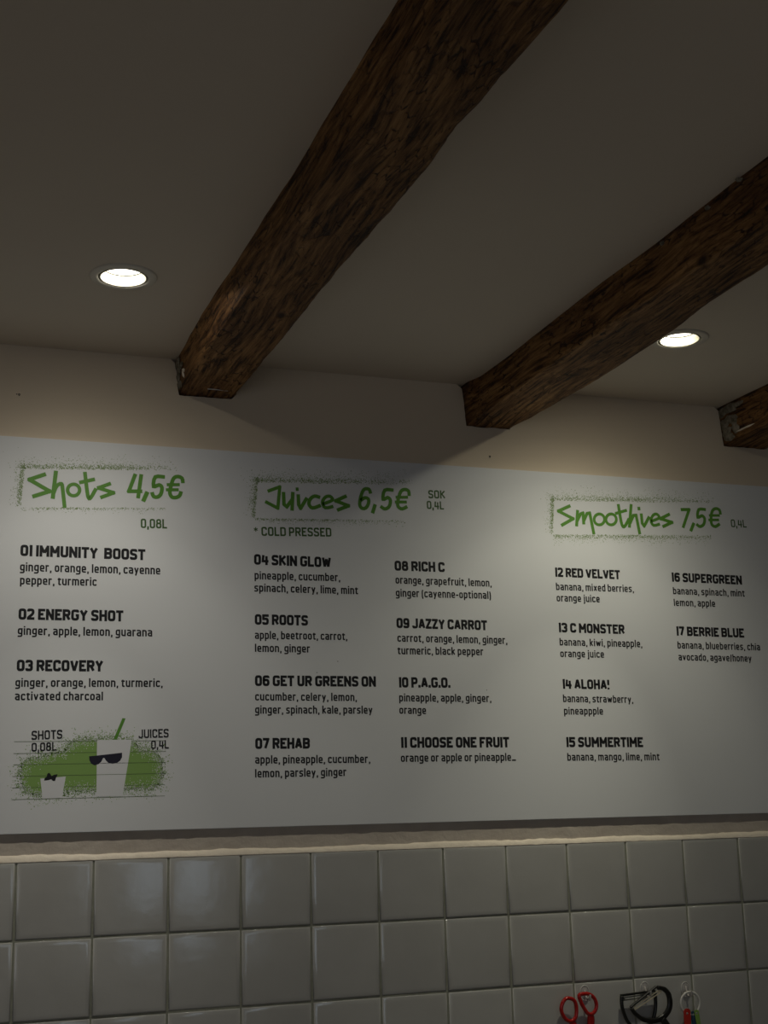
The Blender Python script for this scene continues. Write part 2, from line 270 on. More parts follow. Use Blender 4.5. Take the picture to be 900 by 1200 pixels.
HEAD = {'Shots 4,5€': [(0.00347, [(0.034, 2.3122), (0.0023, 2.2988), (0.0441, 2.2761), (0.0107, 2.2633)], 0), (0.00347, [(0.0556, 2.3195), (0.0506, 2.2619)], 0),
                (0.00324, [(0.052, 2.2725), (0.0581, 2.2884), (0.0676, 2.2935), (0.0705, 2.2813), (0.0754, 2.2436)], 0),
                (0.00301,
                 [(0.1052, 2.2824), (0.1047, 2.2785), (0.103, 2.2749), (0.1004, 2.272), (0.097, 2.2701), (0.0932, 2.2693), (0.0894, 2.2697), (0.0859, 2.2712), (0.0831, 2.2738), (0.0813, 2.2772), (0.0806, 2.281), (0.0811, 2.2848),
                  (0.0828, 2.2884), (0.0854, 2.2913), (0.0888, 2.2932), (0.0926, 2.2941), (0.0964, 2.2937), (0.0999, 2.2921), (0.1027, 2.2895), (0.1045, 2.2862)],
                 1),
                (0.00324, [(0.1154, 2.3209), (0.1197, 2.2887), (0.1237, 2.2673), (0.129, 2.2676), (0.1388, 2.2866)], 0), (0.00324, [(0.1053, 2.2985), (0.1353, 2.3072)], 0),
                (0.00324, [(0.1689, 2.3), (0.1445, 2.2892), (0.176, 2.2804), (0.1498, 2.2687)], 0), (0.00393, [(0.2213, 2.3232), (0.2083, 2.2855), (0.2355, 2.287)], 0), (0.00393, [(0.2341, 2.323), (0.228, 2.2726)], 0),
                (0.00439, [(0.2473, 2.2853), (0.2394, 2.2662)], 0),
                (0.00393, [(0.2836, 2.3214), (0.2643, 2.3202), (0.2609, 2.2993), (0.2728, 2.3032), (0.2788, 2.2975), (0.2766, 2.2832), (0.2694, 2.2763), (0.2611, 2.2772), (0.2578, 2.285)], 0),
                (0.00393, [(0.324, 2.3115), (0.3221, 2.3208), (0.3132, 2.3241), (0.304, 2.3197), (0.2986, 2.3038), (0.2959, 2.2872), (0.3006, 2.278), (0.3099, 2.2776), (0.3172, 2.2822), (0.32, 2.2904)], 0),
                (0.00278, [(0.2902, 2.3047), (0.3161, 2.3063)], 0), (0.00278, [(0.2885, 2.2933), (0.3139, 2.2948)], 0)],
 'Juices 6,5€': [(0.0036, [(0.5138, 2.3032), (0.5404, 2.3144), (0.5356, 2.2658), (0.5082, 2.2788)], 0), (0.00334, [(0.5489, 2.302), (0.5498, 2.2751), (0.5562, 2.2701), (0.5684, 2.2869)], 0),
                 (0.00334, [(0.5702, 2.3032), (0.5681, 2.2632)], 0), (0.00334, [(0.5827, 2.2985), (0.5835, 2.2759), (0.5878, 2.2685), (0.6023, 2.292)], 0), (0.00385, [(0.5785, 2.3112), (0.5823, 2.3115)], 0),
                 (0.00334, [(0.6322, 2.2958), (0.6211, 2.2979), (0.6111, 2.2914), (0.6071, 2.2793), (0.6152, 2.2705), (0.6335, 2.2769)], 0),
                 (0.00308, [(0.6402, 2.2811), (0.662, 2.2909), (0.6566, 2.2994), (0.6455, 2.2966), (0.6386, 2.2842), (0.6451, 2.2726), (0.6629, 2.2763)], 0),
                 (0.00334, [(0.6946, 2.302), (0.6698, 2.2897), (0.6998, 2.2799), (0.6739, 2.2687)], 0),
                 (0.00385, [(0.753, 2.3124), (0.7493, 2.321), (0.7385, 2.3204), (0.7314, 2.3085), (0.7264, 2.2862), (0.7312, 2.2761), (0.7408, 2.2771), (0.7473, 2.2873), (0.7476, 2.2978), (0.7391, 2.3006), (0.7299, 2.2946)], 0),
                 (0.00411, [(0.7632, 2.2854), (0.757, 2.267)], 0), (0.00385, [(0.8076, 2.3222), (0.7875, 2.321), (0.7829, 2.2997), (0.7945, 2.3042), (0.8006, 2.2974), (0.7968, 2.2828), (0.7863, 2.2773), (0.7773, 2.2823)], 0),
                 (0.00385, [(0.8466, 2.3121), (0.8452, 2.3226), (0.8354, 2.3254), (0.826, 2.3193), (0.8191, 2.2995), (0.8186, 2.2851), (0.8283, 2.2795), (0.84, 2.2851)], 0), (0.00283, [(0.8146, 2.3059), (0.8424, 2.3075)], 0),
                 (0.00283, [(0.8126, 2.2947), (0.8392, 2.2962)], 0)],
 'Smoothies 7,5€': [(0.00321, [(1.2573, 2.3094), (1.2256, 2.295), (1.2639, 2.2783), (1.232, 2.2606)], 0), (0.00321, [(1.277, 2.2989), (1.272, 2.2613)], 0),
                    (0.00321, [(1.2741, 2.2734), (1.2844, 2.2908), (1.2912, 2.2936), (1.2915, 2.2671)], 0), (0.00321, [(1.292, 2.2743), (1.3018, 2.2929), (1.3092, 2.2945), (1.3172, 2.2442)], 0),
                    (0.00294,
                     [(1.3483, 2.2807), (1.3473, 2.2765), (1.345, 2.2727), (1.3417, 2.2696), (1.3377, 2.2675), (1.3333, 2.2667), (1.329, 2.2671), (1.3252, 2.2688), (1.3223, 2.2716), (1.3206, 2.2752), (1.3202, 2.2793), (1.3211, 2.2835),
                      (1.3234, 2.2873), (1.3267, 2.2904), (1.3307, 2.2925), (1.3351, 2.2934), (1.3394, 2.293), (1.3432, 2.2913), (1.3461, 2.2885), (1.3479, 2.2848)],
                     1),
                    (0.00294,
                     [(1.3806, 2.2823), (1.3796, 2.2781), (1.3773, 2.2743), (1.374, 2.2712), (1.3699, 2.2691), (1.3655, 2.2682), (1.3612, 2.2687), (1.3574, 2.2704), (1.3545, 2.2732), (1.3527, 2.2768), (1.3523, 2.2809), (1.3533, 2.2851),
                      (1.3555, 2.2889), (1.3589, 2.2921), (1.3629, 2.2942), (1.3674, 2.2951), (1.3717, 2.2946), (1.3755, 2.2929), (1.3785, 2.2901), (1.3802, 2.2864)],
                     1),
                    (0.00321, [(1.3886, 2.3194), (1.3932, 2.2793), (1.3976, 2.2655), (1.4046, 2.2689), (1.4153, 2.2853)], 0), (0.00294, [(1.3796, 2.2969), (1.4101, 2.3064)], 0), (0.00321, [(1.4241, 2.3213), (1.4152, 2.2651)], 0),
                    (0.00321, [(1.418, 2.2756), (1.4282, 2.2945), (1.4358, 2.2955), (1.4426, 2.2499)], 0), (0.00321, [(1.4504, 2.2993), (1.4514, 2.276), (1.4563, 2.2695), (1.4718, 2.293)], 0),
                    (0.00348, [(1.4425, 2.3124), (1.4473, 2.3127)], 0), (0.00294, [(1.4779, 2.2828), (1.4993, 2.2919), (1.4945, 2.3009), (1.484, 2.2985), (1.476, 2.2846), (1.4826, 2.2726), (1.4995, 2.2765)], 0),
                    (0.00321, [(1.5293, 2.3027), (1.5033, 2.2903), (1.5353, 2.2826), (1.5087, 2.2708)], 0), (0.00374, [(1.5639, 2.3163), (1.5864, 2.3175), (1.5657, 2.2716)], 0), (0.00401, [(1.5968, 2.2831), (1.5868, 2.264)], 0),
                    (0.00374, [(1.6333, 2.3199), (1.6141, 2.3189), (1.6095, 2.2993), (1.6226, 2.3037), (1.629, 2.2959), (1.625, 2.2819), (1.6138, 2.2758), (1.6051, 2.281)], 0),
                    (0.00374, [(1.676, 2.3108), (1.674, 2.3208), (1.6636, 2.324), (1.653, 2.3172), (1.6477, 2.2981), (1.6485, 2.2831), (1.658, 2.2779), (1.6707, 2.2848)], 0), (0.00267, [(1.6434, 2.3054), (1.6727, 2.3069)], 0),
                    (0.00267, [(1.6409, 2.294), (1.6695, 2.2954)], 0)]}
BOX = [[(-0.007, 2.3211), (0.3113, 2.3373), (0.3073, 2.2539), (-0.0134, 2.2389)], [(0.4924, 2.3219), (0.8561, 2.3372), (0.8563, 2.2527), (0.4839, 2.2413)], [(1.2166, 2.3198), (1.6598, 2.3377), (1.663, 2.255), (1.2079, 2.2374)]]
ART = {'lines': [[(-0.011, 1.7612), (0.2923, 1.7615)], [(-0.0114, 1.7379), (0.2925, 1.7394)], [(-0.0107, 1.7159), (0.2927, 1.7174)], [(-0.012, 1.6931), (0.2929, 1.695)], [(-0.012, 1.6709), (0.291, 1.6724)], [(-0.0125, 1.6483), (0.2912, 1.6498)]],
 'blob': [(0.0053, 1.7161), (0.0131, 1.7242), (0.0434, 1.7279), (0.0635, 1.736), (0.0921, 1.7415), (0.0992, 1.7543), (0.104, 1.7605), (0.1247, 1.7637), (0.1749, 1.7642), (0.2258, 1.7597), (0.2345, 1.747), (0.241, 1.7407), (0.2667, 1.7392),
          (0.2784, 1.7277), (0.2842, 1.7044), (0.2815, 1.6792), (0.2718, 1.6677), (0.2441, 1.6665), (0.2102, 1.6679), (0.1684, 1.6637), (0.1269, 1.6644), (0.0899, 1.6638), (0.0615, 1.659), (0.0171, 1.6591), (0.0095, 1.6713),
          (0.0041, 1.6917)],
 'cup': [(0.1518, 1.7635), (0.2223, 1.764), (0.2054, 1.651), (0.1528, 1.6512)],
 'small': [(0.0417, 1.6883), (0.0913, 1.6916), (0.085, 1.6496), (0.0472, 1.6492)],
 'straw': [(0.2025, 1.8076), (0.2089, 1.8067), (0.1918, 1.7641), (0.1846, 1.7642)],
 'glasses': [(0.1366, 1.7311), (0.1545, 1.7326), (0.2028, 1.7376), (0.2029, 1.7284), (0.1988, 1.7213), (0.1926, 1.7172), (0.1842, 1.7157), (0.1757, 1.7174), (0.1702, 1.7225), (0.1672, 1.7275), (0.1647, 1.7275), (0.1615, 1.7205),
             (0.1557, 1.7152), (0.1474, 1.7132), (0.1411, 1.7166), (0.1376, 1.7228)],
 'bow': [(0.0491, 1.6841), (0.0502, 1.6894), (0.0542, 1.6918), (0.0548, 1.6967), (0.0576, 1.6995), (0.0609, 1.6974), (0.0635, 1.6925), (0.0679, 1.6953), (0.0752, 1.6964), (0.0741, 1.6923), (0.0721, 1.6891), (0.0707, 1.6834),
         (0.0666, 1.683), (0.0628, 1.6867), (0.0592, 1.6852), (0.0544, 1.6844)]}
KIT = {'hooks': [(1.224, 1.2089), (1.3749, 1.2074), (1.4797, 1.2007)],
 'loopR': [(1.2014, 1.2049), (1.2132, 1.2077), (1.227, 1.2056), (1.2381, 1.1966), (1.2424, 1.1845), (1.24, 1.1728), (1.2313, 1.1652), (1.2209, 1.1663), (1.2123, 1.1767), (1.2051, 1.1909)],
 'loopL': [(1.1777, 1.2005), (1.189, 1.1964), (1.1948, 1.1852), (1.1948, 1.1696), (1.1908, 1.1581), (1.1799, 1.1526), (1.1682, 1.1578), (1.1602, 1.17), (1.1586, 1.1818), (1.1635, 1.1932), (1.1707, 1.1996)],
 'stemR': [(1.2268, 1.1668), (1.2275, 1.156), (1.2272, 1.1443), (1.224, 1.125), (1.2177, 1.0983), (1.2107, 1.0794)],
 'stemL': [(1.18, 1.155), (1.1858, 1.1448), (1.1918, 1.1308), (1.1987, 1.1108), (1.2055, 1.0909), (1.2125, 1.0749)],
 'p1': [(1.3949, 1.2098), (1.4106, 1.2055), (1.4209, 1.1948), (1.4239, 1.1785), (1.4202, 1.1627), (1.4059, 1.1477), (1.3822, 1.1406), (1.3561, 1.1444), (1.3357, 1.1578), (1.3261, 1.1703)],
 'p1bar': [(1.3235, 1.1729), (1.3927, 1.2123)],
 'p1blade': [(1.332, 1.1686), (1.4003, 1.2016)],
 'p1handle': [(1.4018, 1.144), (1.4147, 1.1252), (1.441, 1.0914), (1.467, 1.0536), (1.4906, 1.0161)],
 'p2': [(1.3094, 1.1958), (1.3085, 1.1771), (1.3137, 1.1569), (1.3233, 1.1384), (1.3435, 1.1211), (1.3626, 1.1217), (1.379, 1.1344), (1.389, 1.1517), (1.3938, 1.1754), (1.3936, 1.1975)],
 'p2bar': [(1.3072, 1.1975), (1.3939, 1.2016)],
 'p2blade': [(1.3107, 1.189), (1.3937, 1.1936)],
 'p2handle': [(1.3484, 1.1227), (1.3509, 1.0929), (1.3517, 1.0535), (1.3515, 1.0065)],
 'ring': (1.4784, 1.1703),
 'ringr': 0.0251}

# ---------------------------------------------------------------- room shell
WY = 0.010                                     # plaster face of the wall; tile faces stand at y = 0
TILE_TOP = 1.5267
BEAMS = [  # stations along the beam: y, left x at ceiling, left-bottom x, right-bottom x, bottom z
    [(0.03, .309, .317, .438, 2.513), (-0.0, .308, .318, .439, 2.513), (-.17, .303, .316, .442, 2.516), (-.39, .302, .316, .443, 2.517), (-.7, .306, .317, .443, 2.518), (-.96, .306, .316, .448, 2.518),
     (-1.14, .303, .315, .451, 2.518), (-1.26, .302, .315, .445, 2.519), (-1.33, .302, .315, .449, 2.519), (-1.55, .301, .315, .454, 2.519), (-2.4, .300, .314, .452, 2.517), (-3.6, .303, .316, .446, 2.519), (-5.0, .300, .315, .450, 2.518)],
    [(0.03, .997, 1.003, 1.115, 2.492), (0.0, .996, 1.003, 1.116, 2.492), (-.07, 1.012, 1.006, 1.131, 2.495), (-.22, 1.013, 1.008, 1.143, 2.498), (-.36, 1.010, 1.008, 1.152, 2.500), (-.64, 1.004, 1.009, 1.148, 2.500),
     (-.85, 1.008, 1.012, 1.131, 2.500), (-1.0, 1.004, 1.018, 1.133, 2.501), (-1.12, .998, 1.026, 1.14, 2.502), (-2.2, 1.0, 1.015, 1.145, 2.503), (-3.6, .998, 1.01, 1.14, 2.50), (-5.0, 1.0, 1.01, 1.14, 2.50)],
    [(0.03, 1.704, 1.712, 1.842, 2.492), (0.0, 1.703, 1.711, 1.842, 2.492), (-.3, 1.706, 1.713, 1.846, 2.497), (-.8, 1.702, 1.71, 1.85, 2.50), (-2.0, 1.70, 1.708, 1.848, 2.498), (-3.6, 1.70, 1.71, 1.84, 2.50), (-5.0, 1.70, 1.71, 1.85, 2.50)],
]
# back wall: one plaster slab with ragged pockets that the beam ends sit in
out = [(RX0, WY, FLOOR), (RX1, WY, FLOOR), (RX1, WY, CEIL)]
rnd = random.Random(3)
GAPS = [(0.0030, 0.0012, 0.0022), (0.0045, 0.0006, 0.0008), (0.0035, 0.0015, 0.0012)]
for bi in (2, 1, 0):
    _, xl, xlb, xrb, zb = BEAMS[bi][1]; gl, gr, gb = GAPS[bi]
    loop = []
    for k in range(7):  loop.append((xrb + 0.004 + gr + rnd.uniform(-.0006, .0012), CEIL - (CEIL - zb) * k / 7))
    for k in range(9): loop.append((xrb + (xlb - xrb) * (k + .3) / 9.3, zb - gb + rnd.uniform(-.0016, .0006)))
    loop.append((xlb - gl * .6, zb - gb))
    for k in range(1, 10): loop.append((xlb + (xl - xlb) * k / 10 - gl * rnd.uniform(.35, 1.1), zb + (CEIL - zb) * k / 10))
    loop.append((xl - gl * 2.4, CEIL - .004)); loop.append((xl - gl * 3.6, CEIL))
    out += [(x, WY, z) for x, z in loop]
out.append((RX0, WY, CEIL))
wall_back = structure('wall_back', plate(out, [], Vector((0, 0.06, 0))), M_wall)
bm = bmesh.new(); box(bm, RX0, RX1, 0.11, 0.13, FLOOR, CEIL)                       # masonry behind the pockets
structure('masonry', bm, M_grout, wall_back)
# two old nail holes with dark plugs
bm = bmesh.new()
for x, z in ((-0.0234, 2.4835), (1.0573, 2.4198), (-0.0284, 2.4842)):
    rr = .0022 if x > -.025 else .0012
    vs = [bm.verts.new((x + rr * math.cos(a) * (1 + .3 * math.sin(3 * a)), WY - .0006, z + 1.3 * rr * math.sin(a))) for a in [2 * PI * i / 9 for i in range(9)]]
    c = bm.verts.new((x, WY + .0002, z))
    for i in range(9): bm.faces.new((vs[i], vs[(i + 1) % 9], c))
structure('nail_hole', bm, M_darkgap, wall_back)

def beam_profile(d):
    '''photometric profile of a reflector lamp: intensity against the cosine of the angle off its axis'''
    d.use_nodes = True; nt = d.node_tree; em = nt.nodes['Emission']
    tc = nt.nodes.new('ShaderNodeTexCoord'); sp = nt.nodes.new('ShaderNodeSeparateXYZ'); nt.links.new(tc.outputs['Normal'], sp.inputs[0])
    ab = nd(nt, 'ShaderNodeMath', operation='ABSOLUTE'); nt.links.new(sp.outputs[2], ab.inputs[0])
    rp = ramp(nt, ab.outputs[0], [(0.0017, (0.001,) * 3), (0.1045, (0.013,) * 3), (0.2756, (0.012,) * 3), (0.4226, (0.013,) * 3), (0.5299, (0.018,) * 3), (0.6157, (0.03,) * 3), (0.7071, (0.058,) * 3), (0.7880, (0.1,) * 3), (0.8480, (0.16,) * 3), (0.8910, (0.185,) * 3), (0.9397, (0.205,) * 3), (0.9781, (0.33,) * 3), (1.0000, (0.43,) * 3)])
    nt.links.new(rp, em.inputs['Strength'])
LAMPS = [(0.122, -0.428), (1.326, -0.414)]
EXTRA = []
outer = [(RX0, RY0, CEIL), (RX1, RY0, CEIL), (RX1, WY + .06, CEIL), (RX0, WY + .06, CEIL)]
holes = [[(x + .049 * math.cos(2 * PI * i / 40), y + .049 * math.sin(2 * PI * i / 40), CEIL) for i in range(40)] for x, y in LAMPS]
ceiling = structure('ceiling', plate(outer, holes, Vector((0, 0, 0.10))), M_ceil)
bm = bmesh.new()                                                                  # little filler dabs on the ceiling
for x, y, rr in ((1.02, -0.955, .006), (1.03, -0.93, .007), (1.055, -0.905, .005), (.88, -.72, .003), (.9, -.1, .003)):
    c = bm.verts.new((x - .07, y, CEIL - .0016)); vs = [bm.verts.new((x - .07 + rr * math.cos(a), y + 1.6 * rr * math.sin(a), CEIL + .0004)) for a in [2 * PI * i / 10 for i in range(10)]]
    for i in range(10): bm.faces.new((vs[i], vs[(i + 1) % 10], c))
structure('filler_dab', bm, M_ceil, ceiling, True)
bm = bmesh.new(); box(bm, RX0, RX1, RY0, WY + .06, -0.05, FLOOR); structure('floor', bm, M_floor)
bm = bmesh.new(); box(bm, RX0 - .1, RX0, RY0, WY + .06, FLOOR, CEIL + .1); structure('wall_left', bm, M_room)
bm = bmesh.new(); box(bm, RX1, RX1 + .1, RY0, WY + .06, FLOOR, CEIL + .1); structure('wall_right', bm, M_room)
WIN = [(1.11, 1.55, 1.03, 2.12), (-2.02, -0.58, 0.98, 2.22)]  # second opening and its frame are unseen, added to carry the ambient fill
outer = [(RX0, RY0, FLOOR), (RX1, RY0, FLOOR), (RX1, RY0, CEIL + .1), (RX0, RY0, CEIL + .1)]
wins = [[(a, RY0, c), (b, RY0, c), (b, RY0, d), (a, RY0, d)] for a, b, c, d in WIN]
structure('wall_front', plate(outer, wins, Vector((0, -0.05, 0))), M_room)
for i, (a, b, c, d) in enumerate(WIN):
    bm = bmesh.new(); t_ = .03
    for q in ((a, a + t_, c, d), (b - t_, b, c, d), (a + t_, b - t_, c, c + t_), (a + t_, b - t_, d - t_, d)): box(bm, q[0], q[1], RY0 - .045, RY0 + .01, q[2], q[3])
    structure('window_%d' % (i + 1), bm, M_frame)

# ---------------------------------------------------------------- tiles: each one a slab with pillowed, rounded edges
T, J = 0.15, 0.0046
Z1 = 1.38
bm = bmesh.new(); box(bm, -0.62, 2.42, 0.0017, WY + .0005, 0.93, TILE_TOP - .0006)
grout = structure('grout', bm, M_grout, wall_back)
def tile_mesh(h):
    w = T - J; e = .0024; lv = [(0, .0100), (0, .0016), (.0008, .0005), (e, 0), (.010, -.00045)]
    bm = bmesh.new(); rings = []
    for ins, y in lv:
        rings.append([bm.verts.new((sx * (w / 2 - ins), y, sz * (h / 2 - ins))) for sx, sz in ((-1, -1), (1, -1), (1, 1), (-1, 1))])
    for a, b in zip(rings, rings[1:]):
        for i in range(4): bm.faces.new((a[i], a[(i + 1) % 4], b[(i + 1) % 4], b[i]))
    bm.faces.new(rings[-1])
    bmesh.ops.recalc_face_normals(bm, faces=bm.faces[:])
    me = bpy.data.meshes.new('tile'); bm.to_mesh(me); bm.free(); me.materials.append(M_tile)
    for p in me.polygons: p.use_smooth = True
    return me
full = tile_mesh(T - J); topm = tile_mesh(TILE_TOP - (Z1 + J / 2))
for row in range(4):
    for c in range(-4, 16):
        me = topm if row == 0 else full
        o = bpy.data.objects.new('tile', me); col.objects.link(o); o.parent = wall_back
        z = (Z1 + J / 2 + TILE_TOP) / 2 if row == 0 else Z1 - T * (row - .5)
        o.location = (c * T + T / 2 + rnd.uniform(-.0005, .0005), rnd.uniform(-.0004, .0004), z + rnd.uniform(-.0004, .0004))
        o.rotation_euler = (rnd.uniform(-.004, .004), 0, rnd.uniform(-.004, .004))

# plaster bead sloping from the tile tops up to the wall, wavy upper edge
bm = bmesh.new(); prev = None; n = 420
for i in range(n + 1):
    x = -0.62 + 3.04 * i / n
    w1 = .0135 + .0035 * noise.noise((x * 9, 1.3, 0)) + .0018 * noise.noise((x * 45, 4.3, 0))
    w0 = .0006 * noise.noise((x * 60, 8, 0))
    dz = TILE_TOP + w0
    cur = [bm.verts.new((x, WY + .001, dz - .001)), bm.verts.new((x, .0004, dz - .0004)), bm.verts.new((x, .0007 + .0005 * noise.noise((x * 30, 2, 5)), dz + .002)),
           bm.verts.new((x, .0032 + .001 * noise.noise((x * 24, 7, 5)), dz + w1 * .55)), bm.verts.new((x, .0068 + .0006 * noise.noise((x * 40, 9, 5)), dz + w1 * .93)), bm.verts.new((x, WY + .0006, dz + w1))]
    if prev:
        for a in range(5): bm.faces.new((prev[a], cur[a], cur[a + 1], prev[a + 1]))
    prev = cur
structure('trim_1', bm, M_bead, None, True)
# coarser plaster strip between the bead and the board
bm = bmesh.new(); prev = None
for i in range(n + 1):
    x = -0.62 + 3.04 * i / n
    cur = []
    for k in range(9):
        z = TILE_TOP + .008 + .050 * k / 8
        y = WY - .0012 + .0011 * noise.noise((x * 34, z * 60, 3)) + .0006 * noise.noise((x * 110, z * 150, 6))
        if k == 8: y = WY + .0004
        cur.append(bm.verts.new((x, y, z)))
    if prev:
        for a in range(8): bm.faces.new((prev[a], cur[a], cur[a + 1], prev[a + 1]))
    prev = cur
M_strip = plain_noisy('coarse_plaster', (0.50, 0.44, 0.38), (0.56, 0.50, 0.43), 25, 0.85, 0.5, 0.002, 120, 0.2)
structure('trim_2', bm, M_strip, None, True)

# ---------------------------------------------------------------- beams
def lerp_st(st, y):
    for a, b in zip(st, st[1:]):
        if a[0] >= y >= b[0]:
            t = (a[0] - y) / (a[0] - b[0]); t = t * t * (3 - 2 * t)
            return [a[k] + (b[k] - a[k]) * t for k in range(1, 5)]
    return list(st[-1][1:])
BEAM_LABELS = ['longest dark brown ceiling beam, left of the three, wide underside running up to the top edge',
               'middle dark brown ceiling beam, crossing to the right edge just above the right downlight',
               'rightmost ceiling beam, only its short plaster-smeared end showing at the right edge']
def make_beam(bi):
    st = BEAMS[bi]; x0 = st[1][1]
    root = empty('ceiling_beam', (x0, 0, st[1][4]), BEAM_LABELS[bi], 'beam', 'old wooden ceiling beams')
    org = Vector((x0, 0, st[1][4])); bm = bmesh.new(); prev = None
    ys = [WY + .045]; y = WY + .045
    while y > -1.9: y -= .009; ys.append(y)
    while y > RY0 + .002: y = max(y - .06, RY0 + .002); ys.append(y)
    for y in ys:
        xl, xlb, xrb, zb = lerp_st(st, min(y, .03)); ring = []
        sect = []
        for k in range(9): t = k / 8; sect.append((xl + (xlb - xl) * t, CEIL + .02 + (zb + .004 - CEIL - .02) * t, -1, 0))
        for k in range(15):
            t = k / 14; e = 0.0035 if k in (0, 14) else (.0006 if k in (1, 13) else 0)
            sect.append((xlb + .003 + (xrb - xlb - .006) * t, zb + e, 0, -1))
        for k in range(9): t = k / 8; sect.append((xrb + .004 * t, zb + .004 + (CEIL + .02 - zb - .004) * t, 1, 0))
        for j, (x, z, nx, nz) in enumerate(sect):
            p = Vector((x * 26, y * 5, z * 26)) + Vector((bi * 7, 0, 0))
            d = .0022 * noise.noise(p) + .0011 * noise.noise(p * 3.1) + .0006 * noise.noise(Vector((x * 150, y * 22, z * 150)))
            if j in (8, 9, 10, 22, 23, 24): d += .0018 * noise.noise(Vector((x * 20, y * 17, 3 + bi))) + .0011 * noise.noise(Vector((x * 20, y * 60, 9 + bi)))
            ring.append(bm.verts.new(Vector((x + nx * d, y, z + nz * d)) - org))
        if prev:
            for a in range(len(ring) - 1): bm.faces.new((prev[a], ring[a], ring[a + 1], prev[a + 1]))
            bm.faces.new((prev[-1], ring[-1], ring[0], prev[0]))
        else: bm.faces.new(ring)
        prev = ring
    bm.faces.new(prev[::-1])
    obj('timber', bm, M_wood, root, True)
    return root, org
def smear(root, org, bi, cells, mat_, name='plaster_smear', seed=1):
    """thin irregular dabs of plaster on a beam face: cells = (face, y, t, ry, rt) with t across the face in metres"""
    bm = bmesh.new(); rg = random.Random(seed)
    for face, y, t, ry, rt in cells:
        n_ = 14; ph = rg.uniform(0, 6)
        def P(dy, dt, h):
            yy = min(y + dy, WY - .001); xl, xlb, xrb, zb = lerp_st(BEAMS[bi], min(yy, .03))
            tt = t + dt
            if face == 'L':
                z = min(max(CEIL - tt, zb + .001), CEIL); q = (CEIL - z) / (CEIL - zb)
                return Vector((xl + (xlb - xl) * q - h, yy, z)) - org
            return Vector((xlb + tt, yy, zb - h)) - org
        c = bm.verts.new(P(0, 0, .0042)); vs = []; wv = []
        for i in range(n_):
            a = 2 * PI * i / n_; k = 1 + .38 * math.sin(2 * a + ph) + rg.uniform(-.22, .22)
            wv.append(bm.verts.new(P(ry * k * .6 * math.cos(a), rt * k * .6 * math.sin(a), .0040)))
            vs.append(bm.verts.new(P(ry * k * math.cos(a), rt * k * math.sin(a), .0005)))
        for i in range(n_):
            j = (i + 1) % n_; bm.faces.new((c, wv[i], wv[j])); bm.faces.new((wv[i], vs[i], vs[j], wv[j]))
    return obj(name, bm, mat_, root, True)
b1, o1 = make_beam(0); b2, o2 = make_beam(1); b3, o3 = make_beam(2)
smear(b1, o1, 0, [('L', -.006, .018, .022, .012), ('L', -.004, .040, .020, .014), ('L', -.001, .062, .014, .010), ('L', -.04, .03, .014, .006)], M_patch, seed=2)
tag(smear(b1, o1, 0, [('L', -.058, .046, .008, .0035), ('L', -.052, .053, .004, .007)], M_bead, 'plaster_smear', 5), 'pale plaster fleck on the brown wood')
smear(b3, o3, 2, [('L', -.012, .018, .040, .016), ('L', -.012, .046, .038, .017), ('L', -.010, .075, .034, .014), ('L', -.05, .012, .03, .008), ('L', -.045, .06, .018, .02)], M_patch, seed=3)
tag(smear(b3, o3, 2, [('L', -.085, .080, .028, .0028)], M_bead, 'plaster_smear', 8), 'pale plaster fleck on the brown wood')
smear(b2, o2, 1, [('L', -.82 - .05 * k, .006 + .004 * math.sin(k * 2.1), .009, .003) for k in (1, 4, 6)], M_patch, seed=6)
# plaster lips at the foot of the beam ends
bm = bmesh.new()
sweep(bm, smooth_path([(.372, WY - .002, 2.5085), (.39, WY - .0035, 2.508), (.41, WY - .003, 2.5075), (.428, WY - .002, 2.5085)], False, 4), .0009, .0015, seg=6)
sweep(bm, smooth_path([(.318, WY - .001, 2.5075), (.34, WY - .0015, 2.5092), (.365, WY - .001, 2.5082)], False, 4), .0008, .001, seg=6)
structure('plaster_lip', bm, M_bead, wall_back, True)
bm = bmesh.new(); sweep(bm, smooth_path([(.368, -.043, 2.513), (.385, -.044, 2.5128), (.402, -.043, 2.5128), (.413, -.042, 2.513)], False, 4), .0012, .0012, seg=6)
for v in bm.verts: v.co -= o1
tag(obj('paint_line', bm, M_white_plastic, b1, True), 'thin white line across the beam near the wall')

